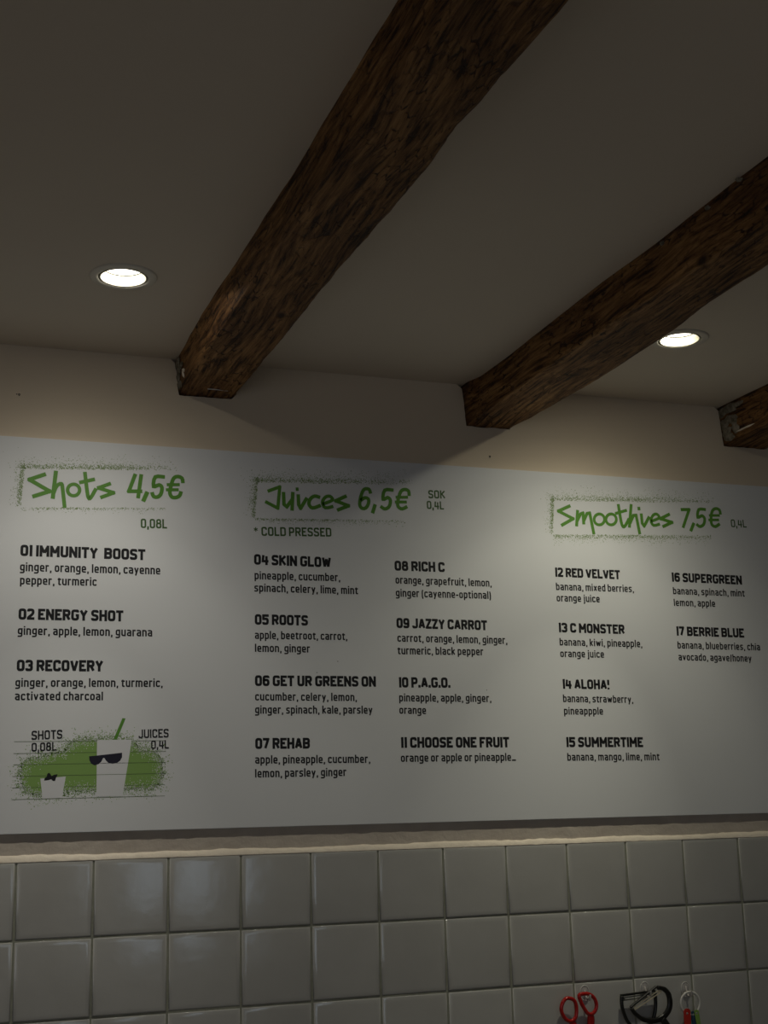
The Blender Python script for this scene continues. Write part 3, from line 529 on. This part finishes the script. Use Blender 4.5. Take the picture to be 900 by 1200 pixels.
# ---------------------------------------------------------------- recessed downlights
LL = ['round recessed downlight glowing in the ceiling left of the longest beam', 'round recessed downlight glowing beside the middle beam, right of it']
for i, (x, y) in enumerate(LAMPS):
    root = empty('downlight', (x, y, CEIL), LL[i], 'lamp', 'recessed ceiling downlights')
    bm = bmesh.new(); lathe(bm, [(.0625, .0004), (.0622, -.0018), (.0600, -.0032), (.0500, -.0036), (.0470, -.0034), (.0458, -.0028), (.0457, .012), (.0480, .014), (.0480, .0004)], 64); obj('trim_ring', bm, M_trim, root, True)
    bm = bmesh.new(); lathe(bm, [(.0480, .0135), (.0480, .088), (.0010, .085)], 48); obj('housing', bm, M_darkgap, root)
    bm = bmesh.new(); lathe(bm, [(.0436, .0165), (.0436, -.0016), (.0428, -.0030), (.0412, -.0028), (.0372, .0155), (.0405, .0165), (.0436, .0165)], 64); obj('gimbal_ring', bm, M_ring_in, root, True)
    bm = bmesh.new(); lathe(bm, [(.0378, .0180), (.030, .0172), (.0001, .0166)], 48); ln = obj('lens', bm, M_lens, root, True); ln['label'] = 'bright white glowing lens'
    for k in (-1, 1):
        bm = bmesh.new(); lathe(bm, [(.0001, .0162), (.0011, .0163), (.0012, .018)], 10, k * .019 - .003, .008 * k - .004); obj('contact_pin', bm, M_frame, root)
    d = bpy.data.lights.new('downlight_beam', 'SPOT'); d.energy = SPOT_POWER * (0.9, 1.0)[i]; d.color = ((1.0, 0.95, 0.82), (1.0, 0.955, 0.76))[i]; d.spot_size = math.radians(179); d.spot_blend = 0.05; d.shadow_soft_size = .010; beam_profile(d)
    lo = bpy.data.objects.new('lamp_beam', d); col.objects.link(lo); lo.location = (0, 0, .0050); lo.parent = root
    lo.rotation_euler = Vector(((-.05, .26, -.96), (-.13, .27, -.95))[i]).to_track_quat('-Z', 'Y').to_euler()   # gimbals aimed a little at the board

# ---------------------------------------------------------------- menu board
BX0, BX1, BZ0, BZ1 = -0.62, 2.42, 1.5818, 2.3895
YB = 0.001
board = empty('menu_board', ((BX0 + BX1) / 2, YB, BZ0), 'wide white menu board with green headings and black drink lists on the wall', 'menu board')
bo = Vector(board.location)
bm = bmesh.new(); v = box(bm, BX0, BX1, YB, WY - .0002, BZ0, BZ1)
bmesh.ops.bevel(bm, geom=[e for e in bm.edges if all(abs(q.co.y - YB) < 1e-5 for q in e.verts)], offset=.0008, segments=2, affect='EDGES')
for v in bm.verts: v.co -= bo
obj('panel', bm, M_board, board)

# a drawn-out condensed alphabet: strokes in (u, v); v 0..1 = body, 2 = ascender, -1 = descender (lower case); r = rounded corner; z = closed
CAPS = {
 'A': (.52, '0,0 .42,1|1,0 .58,1|.42,1 .58,1|.17,.27 .83,.27'), 'B': (.50, '0,0 0,1 1,1r 1,.52r 0,.52|0,0 1,0r 1,.52r 0,.52'), 'C': (.48, '1,.72 1,1r 0,1r 0,0r 1,0r 1,.28'),
 'D': (.50, '0,0 0,1 1,1r 1,0r z'), 'E': (.42, '1,1 0,1 0,0 1,0|0,.52 .9,.52'), 'F': (.41, '1,1 0,1 0,0|0,.5 .9,.5'), 'G': (.50, '1,.80 1,1r 0,1r 0,0r 1,0r 1,.46 .60,.46'),
 'H': (.50, '0,0 0,1|1,0 1,1|0,.5 1,.5'), 'I': (.0, '0,0 0,1'), 'J': (.42, '1,1 1,0r 0,0r 0,.22'), 'K': (.50, '0,0 0,1|1,1 .1,.48|.25,.6 1,0'), 'L': (.40, '0,1 0,0 1,0'),
 'M': (.64, '0,0 0,1|.04,1 .5,.3|.96,1 .5,.3|1,1 1,0'), 'N': (.52, '0,0 0,1|.06,1 .94,0|1,0 1,1'), 'O': (.49, '0,0r 0,1r 1,1r 1,0r z'), 'P': (.47, '0,0 0,1 1,1r 1,.42r 0,.42'), 'Q': (.49, '0,0r 0,1r 1,1r 1,0r z|.6,.25 1,0'),
 'R': (.49, '0,0 0,1 1,1r 1,.48r 0,.48|.52,.48 1,0'), 'S': (.47, '1,.80 1,1r 0,1r 0,.54r 1,.46r 1,0r 0,0r 0,.20'), 'T': (.45, '0,1 1,1|.5,0 .5,1'), 'U': (.49, '0,1 0,0r 1,0r 1,1'),
 'V': (.52, '0,1 .44,0|1,1 .56,0|.44,0 .56,0'), 'W': (.72, '0,1 .22,0|.26,0 .48,.9|.52,.9 .74,0|.78,0 1,1'), 'X': (.50, '0,0 1,1|0,1 1,0'), 'Y': (.50, '0,1 .5,.45 1,1|.5,.45 .5,0'), 'Z': (.44, '0,1 1,1 0,0 1,0'),
 '0': (.47, '0,0r 0,1r 1,1r 1,0r z'), '1': (.05, '0,.93 1,.97|1,0 1,1'), '2': (.44, '0,.80 0,1r 1,1r 1,.58r 0,.1 0,0 1,0'), '3': (.45, '0,.80 0,1r 1,1r 1,.52r .35,.52|.35,.52 1,.52r 1,0r 0,0r 0,.20'),
 '4': (.47, '.12,1 0,.32 1,.32|.82,.95 .82,0'), '5': (.45, '1,1 0,1 0,.58 1,.6r 1,0r 0,0r 0,.20'), '6': (.46, '1,.82 1,1r 0,1r 0,0r 1,0r 1,.58r 0,.58'), '7': (.43, '0,1 1,1 .35,0'),
 '8': (.47, '.06,.54r .06,1r .94,1r .94,.54r z|0,0r 0,.54r 1,.54r 1,0r z'), '9': (.46, '0,.18 0,0r 1,0r 1,1r 0,1r 0,.42r 1,.42'),
 '.': (.0, '0,0 0,.04'), ',': (.08, '1,.04 0,-.20'), '!': (.0, '0,1 0,.42|0,0 0,.08'), '*': (.42, '.5,1 .5,.52|0,.88 1,.64|0,.64 1,.88'),
}
LOWER = {
 'a': (.40, '0,.88 0,1r 1,1r 1,0|1,.54 0,.54r 0,0r 1,0'), 'b': (.40, '0,2 0,0 1,0r 1,1r 0,1'), 'c': (.37, '1,.78 1,1r 0,1r 0,0r 1,0r 1,.22'), 'd': (.40, '1,2 1,0 0,0r 0,1r 1,1'),
 'e': (.39, '1,.10 1,0r 0,0r 0,1r 1,1r 1,.46 0,.46'), 'f': (.28, '1,2 .35,2r .35,0|0,1 1,1'), 'g': (.40, '1,1 0,1r 0,.12r 1,.12|1,1 1,-1r 0,-1'), 'h': (.40, '0,0 0,2|0,1 1,1r 1,0'),
 'i': (.0, '0,0 0,1|0,1.72 0,2'), 'j': (.13, '1,1 1,-1r 0,-1|1,1.72 1,2'), 'k': (.38, '0,0 0,2|1,1 .1,.46|.3,.58 1,0'), 'l': (.0, '0,0 0,2'), 'm': (.66, '0,0 0,1 .5,1r .5,0|.5,1 1,1r 1,0'),
 'n': (.40, '0,0 0,1 1,1r 1,0'), 'o': (.40, '0,0r 0,1r 1,1r 1,0r z'), 'p': (.40, '0,-1 0,1 1,1r 1,0r 0,0'), 'q': (.40, '1,-1 1,1 0,1r 0,0r 1,0'), 'r': (.26, '0,0 0,1|0,.9 .3,1r 1,1'),
 's': (.37, '1,.86 1,1r 0,1r 0,.54r 1,.46r 1,0r 0,0r 0,.14'), 't': (.27, '.35,1.7 .35,0r 1,0|0,1 1,1'), 'u': (.40, '1,0 1,1|1,0 0,0r 0,1'), 'v': (.40, '0,1 .46,0|1,1 .54,0'), 'w': (.60, '0,1 .22,0|.26,0 .48,.9|.52,.9 .74,0|.78,0 1,1'),
 'x': (.38, '0,0 1,1|0,1 1,0'), 'y': (.40, '0,1 .5,.05 1,1|.5,.05 .25,-1'), 'z': (.36, '0,1 1,1 0,0 1,0'),
 '(': (.13, '1,2 0,1.1r 0,-.1r 1,-1'), ')': (.13, '0,2 1,1.1r 1,-.1r 0,-1'), '-': (.24, '0,.5 1,.5'), '/': (.16, '1,2 0,-.6'), ',': (.09, '1,.04 0,-.80'), '.': (.0, '0,0 0,.05'), '…': (.42, '0,0 .06,0|.47,0 .53,0|.94,0 1,0'),
}
def round_path(pts, closed, rad):
    out_ = []; n_ = len(pts)
    for i, (p, rr) in enumerate(pts):
        if not rr or (not closed and i in (0, n_ - 1)): out_.append(p); continue
        a = pts[(i - 1) % n_][0]; b = pts[(i + 1) % n_][0]
        va, vb = Vector(a) - Vector(p), Vector(b) - Vector(p)
        d = min(rad, va.length * .5, vb.length * .5)
        A, B = Vector(p) + va.normalized() * d, Vector(p) + vb.normalized() * d
        for k in range(4):
            t = k / 3; q = (1 - t) ** 2 * A + 2 * t * (1 - t) * Vector(p) + t * t * B; out_.append((q.x, q.y))
    res = []
    for q in out_:
        if not res or (Vector(q) - Vector(res[-1])).length > 1e-6: res.append(q)
    return res
def ribbon(bm, pts, hw_, closed, f2, extend=True):
    '''split the stroke at sharp corners, so that every leg keeps its full width'''
    P = [Vector(p) for p in pts]; n_ = len(P)
    if closed: return ribbon_part(bm, pts, hw_, True, f2, extend)
    cuts = [0]
    for i in range(1, n_ - 1):
        if (P[i] - P[i - 1]).normalized().dot((P[i + 1] - P[i]).normalized()) < .1: cuts.append(i)
    cuts.append(n_ - 1)
    ex = extend if isinstance(extend, tuple) else (extend, extend)
    for a, b in zip(cuts, cuts[1:]):
        e0 = ex[0] if a == 0 else .8; e1 = ex[1] if b == n_ - 1 else .8
        ribbon_part(bm, pts[a:b + 1], hw_, False, f2, (e0, e1))
LAYER = [0]
def ribbon_part(bm, pts, hw_, closed, f2_, extend=True):
    LAYER[0] = (LAYER[0] + 1) % 14; lift = LAYER[0] * .000005        # overlapping strokes never share a plane
    def f2(q):
        p_ = f2_(q); return (p_[0], p_[1] - lift, p_[2])
    """flat mitred stroke of half width hw_, f2 maps 2D to 3D"""
    P = [Vector(p) for p in pts]; n_ = len(P)
    if closed and (P[0] - P[-1]).length < 1e-6: P.pop(); n_ -= 1
    if not closed:
        e0, e1 = extend if isinstance(extend, tuple) else (extend, extend)
        P[0] = P[0] + (P[0] - P[1]).normalized() * hw_ * e0; P[-1] = P[-1] + (P[-1] - P[-2]).normalized() * hw_ * e1
    Lf, Rt = [], []
    for i in range(n_):
        d1 = (P[i] - P[i - 1]).normalized() if (closed or i > 0) else (P[1] - P[0]).normalized()
        d2 = (P[(i + 1) % n_] - P[i]).normalized() if (closed or i < n_ - 1) else d1
        if not closed and i == 0: d1 = d2
        n1, n2 = Vector((-d1.y, d1.x)), Vector((-d2.y, d2.x)); mm = n1 + n2
        if mm.length < .2: mm = n1
        mm.normalize(); k = hw_ / max(mm.dot(n1), .62)
        Lf.append(bm.verts.new(f2(P[i] + mm * k))); Rt.append(bm.verts.new(f2(P[i] - mm * k)))
    for i in range(n_ if closed else n_ - 1):
        j = (i + 1) % n_
        bm.faces.new((Lf[i], Lf[j], Rt[j], Rt[i]))
def layout(text, kind):
    """list of strokes in cap-height units and total width"""
    t = {'t': .245, 'b': .172, 'g': .175, 'r': .16, 's': .15}[kind]; gap = {'t': .075, 'b': .10, 'g': .09, 'r': .09, 's': .09}[kind]; X = 0.0; strokes = []
    low = kind == 'b'; xh = .76
    for ch in text:
        if ch == ' ': X += .27 if kind == 't' else .22; continue
        wd, s = (LOWER if low and ch in LOWER else CAPS)[ch]
        lc = low and ch in LOWER
        w = wd + (t if kind == 't' else t * .6); w = max(w, t); xs = w - t
        def my(v):
            if not lc: return t / 2 + v * (1 - t)
            top, base, asc, dsc = xh - t / 2, t / 2, 1 - t / 2, -.24 + t / 2
            if v > 1: return top + (v - 1) * (asc - top)
            if v < 0: return base + (-v) * (dsc - base)
            return base + v * (top - base)
        for st in s.split('|'):
            toks = st.split(); closed = toks[-1] == 'z'
            if closed: toks = toks[:-1]
            pts = []
            for k in toks:
                rr = k.endswith('r'); a, b = k.rstrip('r').split(',')
                pts.append(((X + t / 2 + float(a) * xs, my(float(b))), rr))
            ext = [0, 0]
            for q, (k, k2) in enumerate(((toks[0], toks[1]), (toks[-1], toks[-2]))):
                u_, v_ = [float(e) for e in k.rstrip('r').split(',')]; u2_, v2_ = [float(e) for e in k2.rstrip('r').split(',')]
                dy, dx = abs(my(v_) - my(v2_)), abs(u_ - u2_) * xs
                if ch in ',.…*' or (dy >= dx and v_ in (0, 1, 2, -1)) or (dx > dy and u_ in (0, 1)): ext[q] = 1.0 if min(dx, dy) < .02 else .45
            strokes.append((round_path(pts, closed, .17 if kind == 't' else .15), closed, tuple(ext)))
        X += w + gap
    return strokes, X - gap, t
YT = YB - .00012
def write(kind, text, x0, z0, x1, z1, cap, material, name, y=YT):
    strokes, W, t = layout(text, kind)
    length = math.hypot(x1 - x0, z1 - z0); sx = length / W; an = math.atan2(z1 - z0, x1 - x0); ca, sa = math.cos(an), math.sin(an)
    bm = bmesh.new()
    # uniform stroke weight: work in metres before making the ribbons
    for i, (pts, cl, ext) in enumerate(strokes):
        P = [(p[0] * sx, p[1] * cap) for p in pts]
        yy = y
        ribbon(bm, P, t * (.55 if text[0] == '*' and i < 3 else 1) * (cap * .55 + sx * .45) / 2, cl, lambda q: (x0 + q[0] * ca - q[1] * sa - bo.x, yy - bo.y, z0 + q[0] * sa + q[1] * ca - bo.z), ext)
    return obj(name, bm, material, board)
NAMES = {'t': 'item_title', 'b': 'ingredient_line', 'g': 'green_note', 'r': 'cup_caption', 's': 'size_note'}
for kind, text, x0, z0, x1, z1, cap in TEXT:
    o = write(kind, text, x0, z0, x1, z1, cap, {'t': M_black, 'b': M_black, 'r': M_black, 's': M_dkgreen, 'g': M_dkgreen}[kind], NAMES[kind], YT if kind != 'r' else YB - .0005)
    o['label'] = ('green' if kind in 'gs' else 'black') + ' lettering reading "' + ' '.join(text.split()) + '"'
def heading(name, label, strokes):
    bm = bmesh.new()
    for i, (hw_, pts, cl) in enumerate(strokes):
        soft = len(pts) > 4
        P = [(p[0], p[1]) for p in pts]
        if soft: P = [(q[0], q[1]) for q in smooth_path(P, bool(cl), 3)]
        yy = YB - .0003
        ribbon(bm, P, hw_ * (1.22 if hw_ < .0036 else 1.04), bool(cl), lambda q: (q[0] - bo.x, yy - bo.y, q[1] - bo.z), .35)
    o = obj(name, bm, M_green, board); o['label'] = label
for (title, strokes), nw in zip(HEAD.items(), (7, 8, 14)):
    w_, p_ = title.split()
    heading('heading_word', 'hand-drawn green heading reading "%s"' % w_, strokes[:nw])
    heading('heading_price', 'green price reading "%s"' % p_, strokes[nw:])

def flake(bm, x, z, s, y):
    k = random.choice((3, 4, 5)); ph = random.uniform(0, 6)
    vs = [bm.verts.new((x + s * random.uniform(.6, 1.1) * math.cos(ph + 2 * PI * i / k) - bo.x, y - bo.y, z + s * random.uniform(.6, 1.1) * math.sin(ph + 2 * PI * i / k) - bo.z)) for i in range(k)]
    bm.faces.new(vs)
def edge_spray(bm, a, b, out_n, count, spread, fade_end, dense=1.0):
    for _ in range(count):
        t = random.random()
        if random.random() > 1 - fade_end * max(0, (t - .55) / .45): continue
        d = min(random.expovariate(1.0), random.uniform(.2, 3)) * spread * (1.0 + .5 * noise.noise((t * 9, a[0] * 7, 1)))
        if d > spread * 3.4: continue
        if d < spread * .25 and random.random() < .45: continue
        x = a[0] + (b[0] - a[0]) * t; z = a[1] + (b[1] - a[1]) * t
        flake(bm, x + out_n[0] * d, z + out_n[1] * d, random.uniform(.0006, .0014) * (1.15 if d < spread else .85), YB - .00015 - random.random() * .00003)
for bi, (tl, tr, br, bl) in enumerate(BOX):
    bm = bmesh.new(); A, B, C = [(1700, .0105, .85), (1900, .0115, .8), (2000, .0125, .75)][bi]
    edge_spray(bm, tl, tr, (0, 1), A, B, C)
    edge_spray(bm, (tl[0], tl[1] + .012), bl, (-1, .1), 620, .0085, .45)
    for _ in range(90):                                  # soft upper left corner
        an = random.uniform(PI / 2, PI); d = random.expovariate(1) * .010
        flake(bm, tl[0] + math.cos(an) * d, tl[1] + math.sin(an) * d, random.uniform(.0006, .0013), YB - .00016)
    edge_spray(bm, bl, (br[0] - .02, br[1]), (0, -1), (430, 700, 1700)[bi], (.0050, .0050, .0095)[bi], .5)
    o = obj('spray_edge', bm, M_speck, board); o['kind'] = 'stuff'; o['label'] = 'speckled green stencil spray around a heading'

# drawing of the two cup sizes
def poly(pts, y, name, material, label=None):
    bm = bmesh.new(); vs = [bm.verts.new((p[0] - bo.x, y - bo.y, p[1] - bo.z)) for p in pts]
    ed = [bm.edges.new((vs[i], vs[(i + 1) % len(vs)])) for i in range(len(vs))]
    bmesh.ops.triangle_fill(bm, use_beauty=True, use_dissolve=False, edges=ed, normal=(0, -1, 0))
    o = obj(name, bm, material, board)
    if label: o['label'] = label
    return o
poly(ART['blob'], YB - .00010, 'green_patch', M_spray, 'light green sprayed patch behind the two cups')
bm = bmesh.new(); bl = ART['blob']; nb = len(bl)
cx = sum(p[0] for p in bl) / nb; cz = sum(p[1] for p in bl) / nb
for i in range(nb):
    a, b = bl[i], bl[(i + 1) % nb]; L_ = math.hypot(b[0] - a[0], b[1] - a[1])
    nx, nz = (b[1] - a[1]) / L_, -(b[0] - a[0]) / L_
    if (a[0] - cx) * nx + (a[1] - cz) * nz < 0: nx, nz = -nx, -nz
    for _ in range(int(L_ * 5200)):
        t = random.random(); d = random.expovariate(1) * .0065 - .001
        if d > .03: continue
        flake(bm, a[0] + (b[0] - a[0]) * t + nx * d, a[1] + (b[1] - a[1]) * t + nz * d, random.uniform(.0006, .0015), YB - .00012)
o = obj('spray_edge', bm, M_spray, board); o['kind'] = 'stuff'
bm = bmesh.new()
for i in range(nb):                                       # board-white flecks eating into the patch edge
    a, b = bl[i], bl[(i + 1) % nb]; L_ = math.hypot(b[0] - a[0], b[1] - a[1])
    nx, nz = (b[1] - a[1]) / L_, -(b[0] - a[0]) / L_
    if (a[0] - cx) * nx + (a[1] - cz) * nz > 0: nx, nz = -nx, -nz
    for _ in range(int(L_ * 2600)):
        t = random.random(); d = random.expovariate(1) * .005
        if d > .022: continue
        flake(bm, a[0] + (b[0] - a[0]) * t + nx * d, a[1] + (b[1] - a[1]) * t + nz * d, random.uniform(.0006, .0013), YB - .00016)
o = obj('white_fleck', bm, M_print_white, board); o['kind'] = 'stuff'
for a, b in ART['lines']:
    bm = bmesh.new(); ribbon(bm, [a, b], .00045, False, lambda q: (q[0] - bo.x, YB - .00022 - bo.y, q[1] - bo.z), 0); obj('ruled_line', bm, M_rule, board)
poly(ART['cup'], YB - .00028, 'large_cup_print', M_print_white, 'white silhouette of a tall tapering cup')
poly(ART['small'], YB - .00028, 'small_cup_print', M_print_white, 'white silhouette of a small tapering cup')
poly(ART['straw'], YB - .00028, 'straw_print', M_green, 'green straw leaning out of the tall cup')
poly(ART['glasses'], YB - .00036, 'sunglasses_print', M_navy, 'dark sunglasses on the tall cup')
poly(ART['bow'], YB - .00036, 'bow_print', M_black, 'small black bow on the small cup')
for px, pz in ((.668, 1.93), (1.02, 1.87), (.49, 1.83), (1.33, 1.72), (.62, 1.905), (1.54, 2.41 - .06), (1.29, 2.36)): 
    bm = bmesh.new(); flake(bm, px, pz, .0013, YB - .0004); obj('dirt_speck', bm, M_black, board)

# ---------------------------------------------------------------- adhesive hooks
TY = -0.0005                                             # tile face
HL = ['clear adhesive wall hook on the tiles holding the red scissors', 'clear adhesive wall hook on the tiles behind the two black peelers', 'clear adhesive wall hook on the tiles holding the white ring']
for i, (hx, hz) in enumerate(KIT['hooks']):
    root = empty('adhesive_hook', (hx, TY, hz), HL[i], 'hook', 'clear adhesive hooks')
    rx, rz = .0112, .0155
    bm = bmesh.new(); n_ = 28; rings = []
    for kx, y in ((1, .0004), (1, -.0016), (.94, -.0022), (.02, -.0022)):
        rings.append([bm.verts.new((rx * kx * math.cos(2 * PI * k / n_), y, rz * kx * math.sin(2 * PI * k / n_) - .002)) for k in range(n_)])
    for a, b in zip(rings, rings[1:]):
        for k in range(n_): bm.faces.new((a[k], a[(k + 1) % n_], b[(k + 1) % n_], b[k]))
    obj('backing_pad', bm, M_clear, root, True)
    bm = bmesh.new(); sweep(bm, [(rx * math.cos(2 * PI * k / n_), -.002, rz * math.sin(2 * PI * k / n_) - .002) for k in range(n_)], .0010, .0010, True, 6); obj('rim', bm, M_white_plastic, root, True)
    bm = bmesh.new(); hk = smooth_path([(0, -.002, .004), (0, -.006, -.004), (0, -.010, -.0115), (0, -.016, -.016), (0, -.024, -.0145), (0, -.0265, -.008), (0, -.027, -.003)], False, 4)
    # profile lies in the yz plane: build it as a flat strip of rounded section
    P = [Vector(p) for p in hk]; rr = []
    for j, p in enumerate(P):
        t_ = (P[min(j + 1, len(P) - 1)] - P[max(j - 1, 0)]).normalized(); nn = Vector((0, t_.z, -t_.y))
        rr.append([bm.verts.new(p + Vector((1, 0, 0)) * .0024 * math.cos(a) + nn * .0012 * math.sin(a)) for a in [2 * PI * (k + .5) / 8 for k in range(8)]])
    for a, b in zip(rr, rr[1:]):
        for k in range(8): bm.faces.new((a[k], a[(k + 1) % 8], b[(k + 1) % 8], b[k]))
    bm.faces.new(rr[0]); bm.faces.new(rr[-1][::-1])
    obj('hook_arm', bm, M_clear, root, True)

# ---------------------------------------------------------------- scissors
org = (KIT['hooks'][0][0], -.018, KIT['hooks'][0][1] - .012)
sr = empty('scissors', org, 'red-handled scissors hanging from the leftmost hook, loops up', 'scissors')
def handle(loop, stem, y, yb, widths):
    bm = bmesh.new()
    sweep(bm, smooth_path(at_y(loop, y, org), True, 4), .0041, .0046, True, 10)
    sweep(bm, smooth_path([(p[0] - org[0], y + (yb - y) * i / (len(stem) - 1) - org[1], p[1] - org[2]) for i, p in enumerate(stem)], False, 4), widths, .0040, False, 10)
    return bm
obj('handle', handle(KIT['loopR'], KIT['stemR'][:5], -.019, -.016, [.0075, .0085, .0088, .0085, .0080, .0075, .0070]), M_red, sr, True)
obj('handle', handle(KIT['loopL'], KIT['stemL'][:5], -.015, -.013, [.0065, .0080, .0085, .0080, .0075, .0070, .0065]), M_red, sr, True)
pv = KIT['stemR'][5]
for k, (dx, y) in enumerate(((-.012, -.0165), (.004, -.0135))):
    bm = bmesh.new(); tip = (pv[0] + dx, pv[1] - .105)
    q = [(pv[0] - .009, pv[1] + .02), (pv[0] + .009, pv[1] + .02), (pv[0] + .008, pv[1] - .03), (tip[0] + .001, tip[1]), (tip[0] - .001, tip[1]), (pv[0] - .008, pv[1] - .03)]
    fr = [bm.verts.new((a[0] - org[0], y - org[1], a[1] - org[2])) for a in q]; bk = [bm.verts.new((a[0] - org[0], y + .0016 - org[1], a[1] - org[2])) for a in q]
    bm.faces.new(fr); bm.faces.new(bk[::-1])
    for j in range(6): bm.faces.new((fr[j], bk[j], bk[(j + 1) % 6], fr[(j + 1) % 6]))
    obj('blade', bm, M_steel, sr)
bm = bmesh.new(); n_ = 16
a_ = [[bm.verts.new((pv[0] + rr * math.cos(2 * PI * k / n_) - org[0], y - org[1], pv[1] - .005 + rr * math.sin(2 * PI * k / n_) - org[2])) for k in range(n_)] for rr, y in ((.004, -.011), (.004, -.018), (.003, -.019), (.0002, -.0192))]
for a, b in zip(a_, a_[1:]):
    for k in range(n_): bm.faces.new((a[k], a[(k + 1) % n_], b[(k + 1) % n_], b[k]))
obj('pivot_screw', bm, M_steel, sr, True)

# ---------------------------------------------------------------- two black Y peelers on the middle hook
def peeler(key, y, label, show_steel):
    org = (KIT['hooks'][1][0], y, KIT['hooks'][1][1] - .012)
    root = empty('vegetable_peeler', org, label, 'peeler', 'black vegetable peelers')
    bm = bmesh.new(); sweep(bm, smooth_path(at_y(KIT[key], y, org), False, 5), [.0046, .0054, .0060, .0064, .0066, .0064, .0058, .0052, .0046, .0042] if show_steel else .0036, .0042, False, 12, .7); obj('yoke', bm, M_blackpl, root, True)
    bm = bmesh.new(); sweep(bm, smooth_path(at_y(KIT[key + 'handle'], y, org), False, 5), [.0075, .0080, .0085, .0090, .0095, .0100, .0100, .0090] if show_steel else .0075, .0048, False, 12, .8); obj('handle', bm, M_blackpl, root, True)
    bm = bmesh.new(); sweep(bm, at_y(KIT[key + 'bar'], y, org), .0025, .0034, False, 8, .6); obj('blade_guard', bm, M_blackpl, root)
    a, b = [Vector((p[0] - org[0], y - .001 - org[1], p[1] - org[2])) for p in KIT[key + 'blade']]
    d = (b - a).normalized(); nn = Vector((-d.z, 0, d.x))
    bm = bmesh.new()
    for s0, s1, y0 in ((.0022, .0044, 0), (-.0034, -.0012, 0)):        # two cutting edges with the slot between them
        vs = [bm.verts.new(p + nn * s + Vector((0, yy, 0))) for yy in (-.0008, .0002) for p, s in ((a, s0), (b, s0), (b, s1), (a, s1))]
        for q in ((0, 1, 2, 3), (7, 6, 5, 4), (0, 4, 5, 1), (1, 5, 6, 2), (2, 6, 7, 3), (3, 7, 4, 0)): bm.faces.new([vs[i] for i in q])
    for p in (a, b):  # pale end plates stand in for the glints at the blade ends
        o_ = p - d * .002 if p is a else p + d * .002
        c = p + d * .006 if p is a else p - d * .006
        vs = [bm.verts.new(q + nn * s + Vector((0, yy, 0))) for yy in (-.0012, .0006) for q, s in ((o_, -.003), (c, -.003), (c, .004), (o_, .004))]
        for q in ((0, 1, 2, 3), (7, 6, 5, 4), (0, 4, 5, 1), (1, 5, 6, 2), (2, 6, 7, 3), (3, 7, 4, 0)): bm.faces.new([vs[i] for i in q])
    ob = obj('blade', bm, M_steel if show_steel else M_frame_dark, root)
    bm = bmesh.new(); sweep(bm, [tuple(a - d * .004), tuple(a + d * .001)], .0012, .0012, False, 8); obj('blade_pin', bm, M_steel, root, True)
    bm = bmesh.new(); sweep(bm, [tuple(b - d * .001), tuple(b + d * .004)], .0012, .0012, False, 8); obj('blade_pin', bm, M_steel, root, True)
    return root
M_frame_dark = mat('dull_steel', (0.30, 0.30, 0.28), 0.35, 1.0)[0]
peeler('p2', -.013, 'black Y peeler hanging behind, level blade, partly hidden by the other peeler', False)
peeler('p1', -.024, 'black Y peeler hanging in front at a slant with shiny slotted blade', True)

# ---------------------------------------------------------------- white ring with plastic measuring spoons
rx_, rz_ = KIT['ring']; R_ = KIT['ringr'] * .97
org = (rx_, -.020, rz_ + R_)
rt = empty('plastic_ring', org, 'white plastic ring hanging from the rightmost hook', 'ring')
bm = bmesh.new(); sweep(bm, [(R_ * math.cos(2 * PI * k / 48), 0, R_ * math.sin(2 * PI * k / 48) - R_) for k in range(48)], .0028, .0026, True, 10); obj('hoop', bm, M_white_plastic, rt, True)
for an, dx, lean, material, name_, wdt, dep, ln_ in ((236, -.003, -.03, M_redspoon, 'red measuring spoon handle fanned leftmost on the white ring', .0088, -.026, .10),
        (262, 0, .03, M_teal, 'teal measuring spoon handle beside the red one on the ring', .0050, -.0185, .095),
        (280, .0, .09, M_blue, 'dark blue measuring spoon handle between teal and lime ones', .0050, -.022, .09),
        (298, .002, .12, M_lime, 'lime green measuring spoon handle rightmost on the white ring', .0055, -.0255, .085)):
    ax = rx_ + R_ * math.cos(math.radians(an)); az = rz_ + R_ * math.sin(math.radians(an))
    so = (ax, dep, az)
    sp = empty('measuring_spoon', so, name_, 'measuring spoon', 'coloured measuring spoons on the ring')
    def fz(x, z): return (x * math.cos(lean) - z * math.sin(lean), x * math.sin(lean) + z * math.cos(lean))
    # handle: flat bar with an eye at its top that the hoop passes through
    bm = bmesh.new(); n_ = 12; hole = [fz(.0030 * math.cos(2 * PI * k / n_), .0030 * math.sin(2 * PI * k / n_)) for k in range(n_)]
    outl = [(wdt * math.cos(a), wdt * .9 * math.sin(a) + (.003)) for a in [PI * k / 8 for k in range(9)]] + [(-wdt, -.012), (-wdt * .75, -ln_ * .7), (wdt * .75, -ln_ * .7), (wdt, -.012)]
    bm.free()
    lp = [(fz(*p)[0], -.0009, fz(*p)[1]) for p in outl]
    bm = plate(lp, [[(h[0], -.0009, h[1]) for h in hole]], Vector((0, .0018, 0))); obj('handle', bm, material, sp)
    bm = bmesh.new(); pr = []
    for j in range(7):
        a = PI / 2 * j / 6; rr = .015 * math.cos(a) + .0002; pr.append((rr, .012 * math.sin(a)))
    ringz = []
    for rr, dd in pr:
        ringz.append([bm.verts.new((fz(rr * math.cos(2 * PI * k / 18), -ln_ * .7 - .013 + rr * math.sin(2 * PI * k / 18))[0], dd * .35 , fz(rr * math.cos(2 * PI * k / 18), -ln_ * .7 - .013 + rr * math.sin(2 * PI * k / 18))[1])) for k in range(18)])
    for a, b in zip(ringz, ringz[1:]):
        for k in range(18): bm.faces.new((a[k], a[(k + 1) % 18], b[(k + 1) % 18], b[k]))
    obj('bowl', bm, material, sp, True)
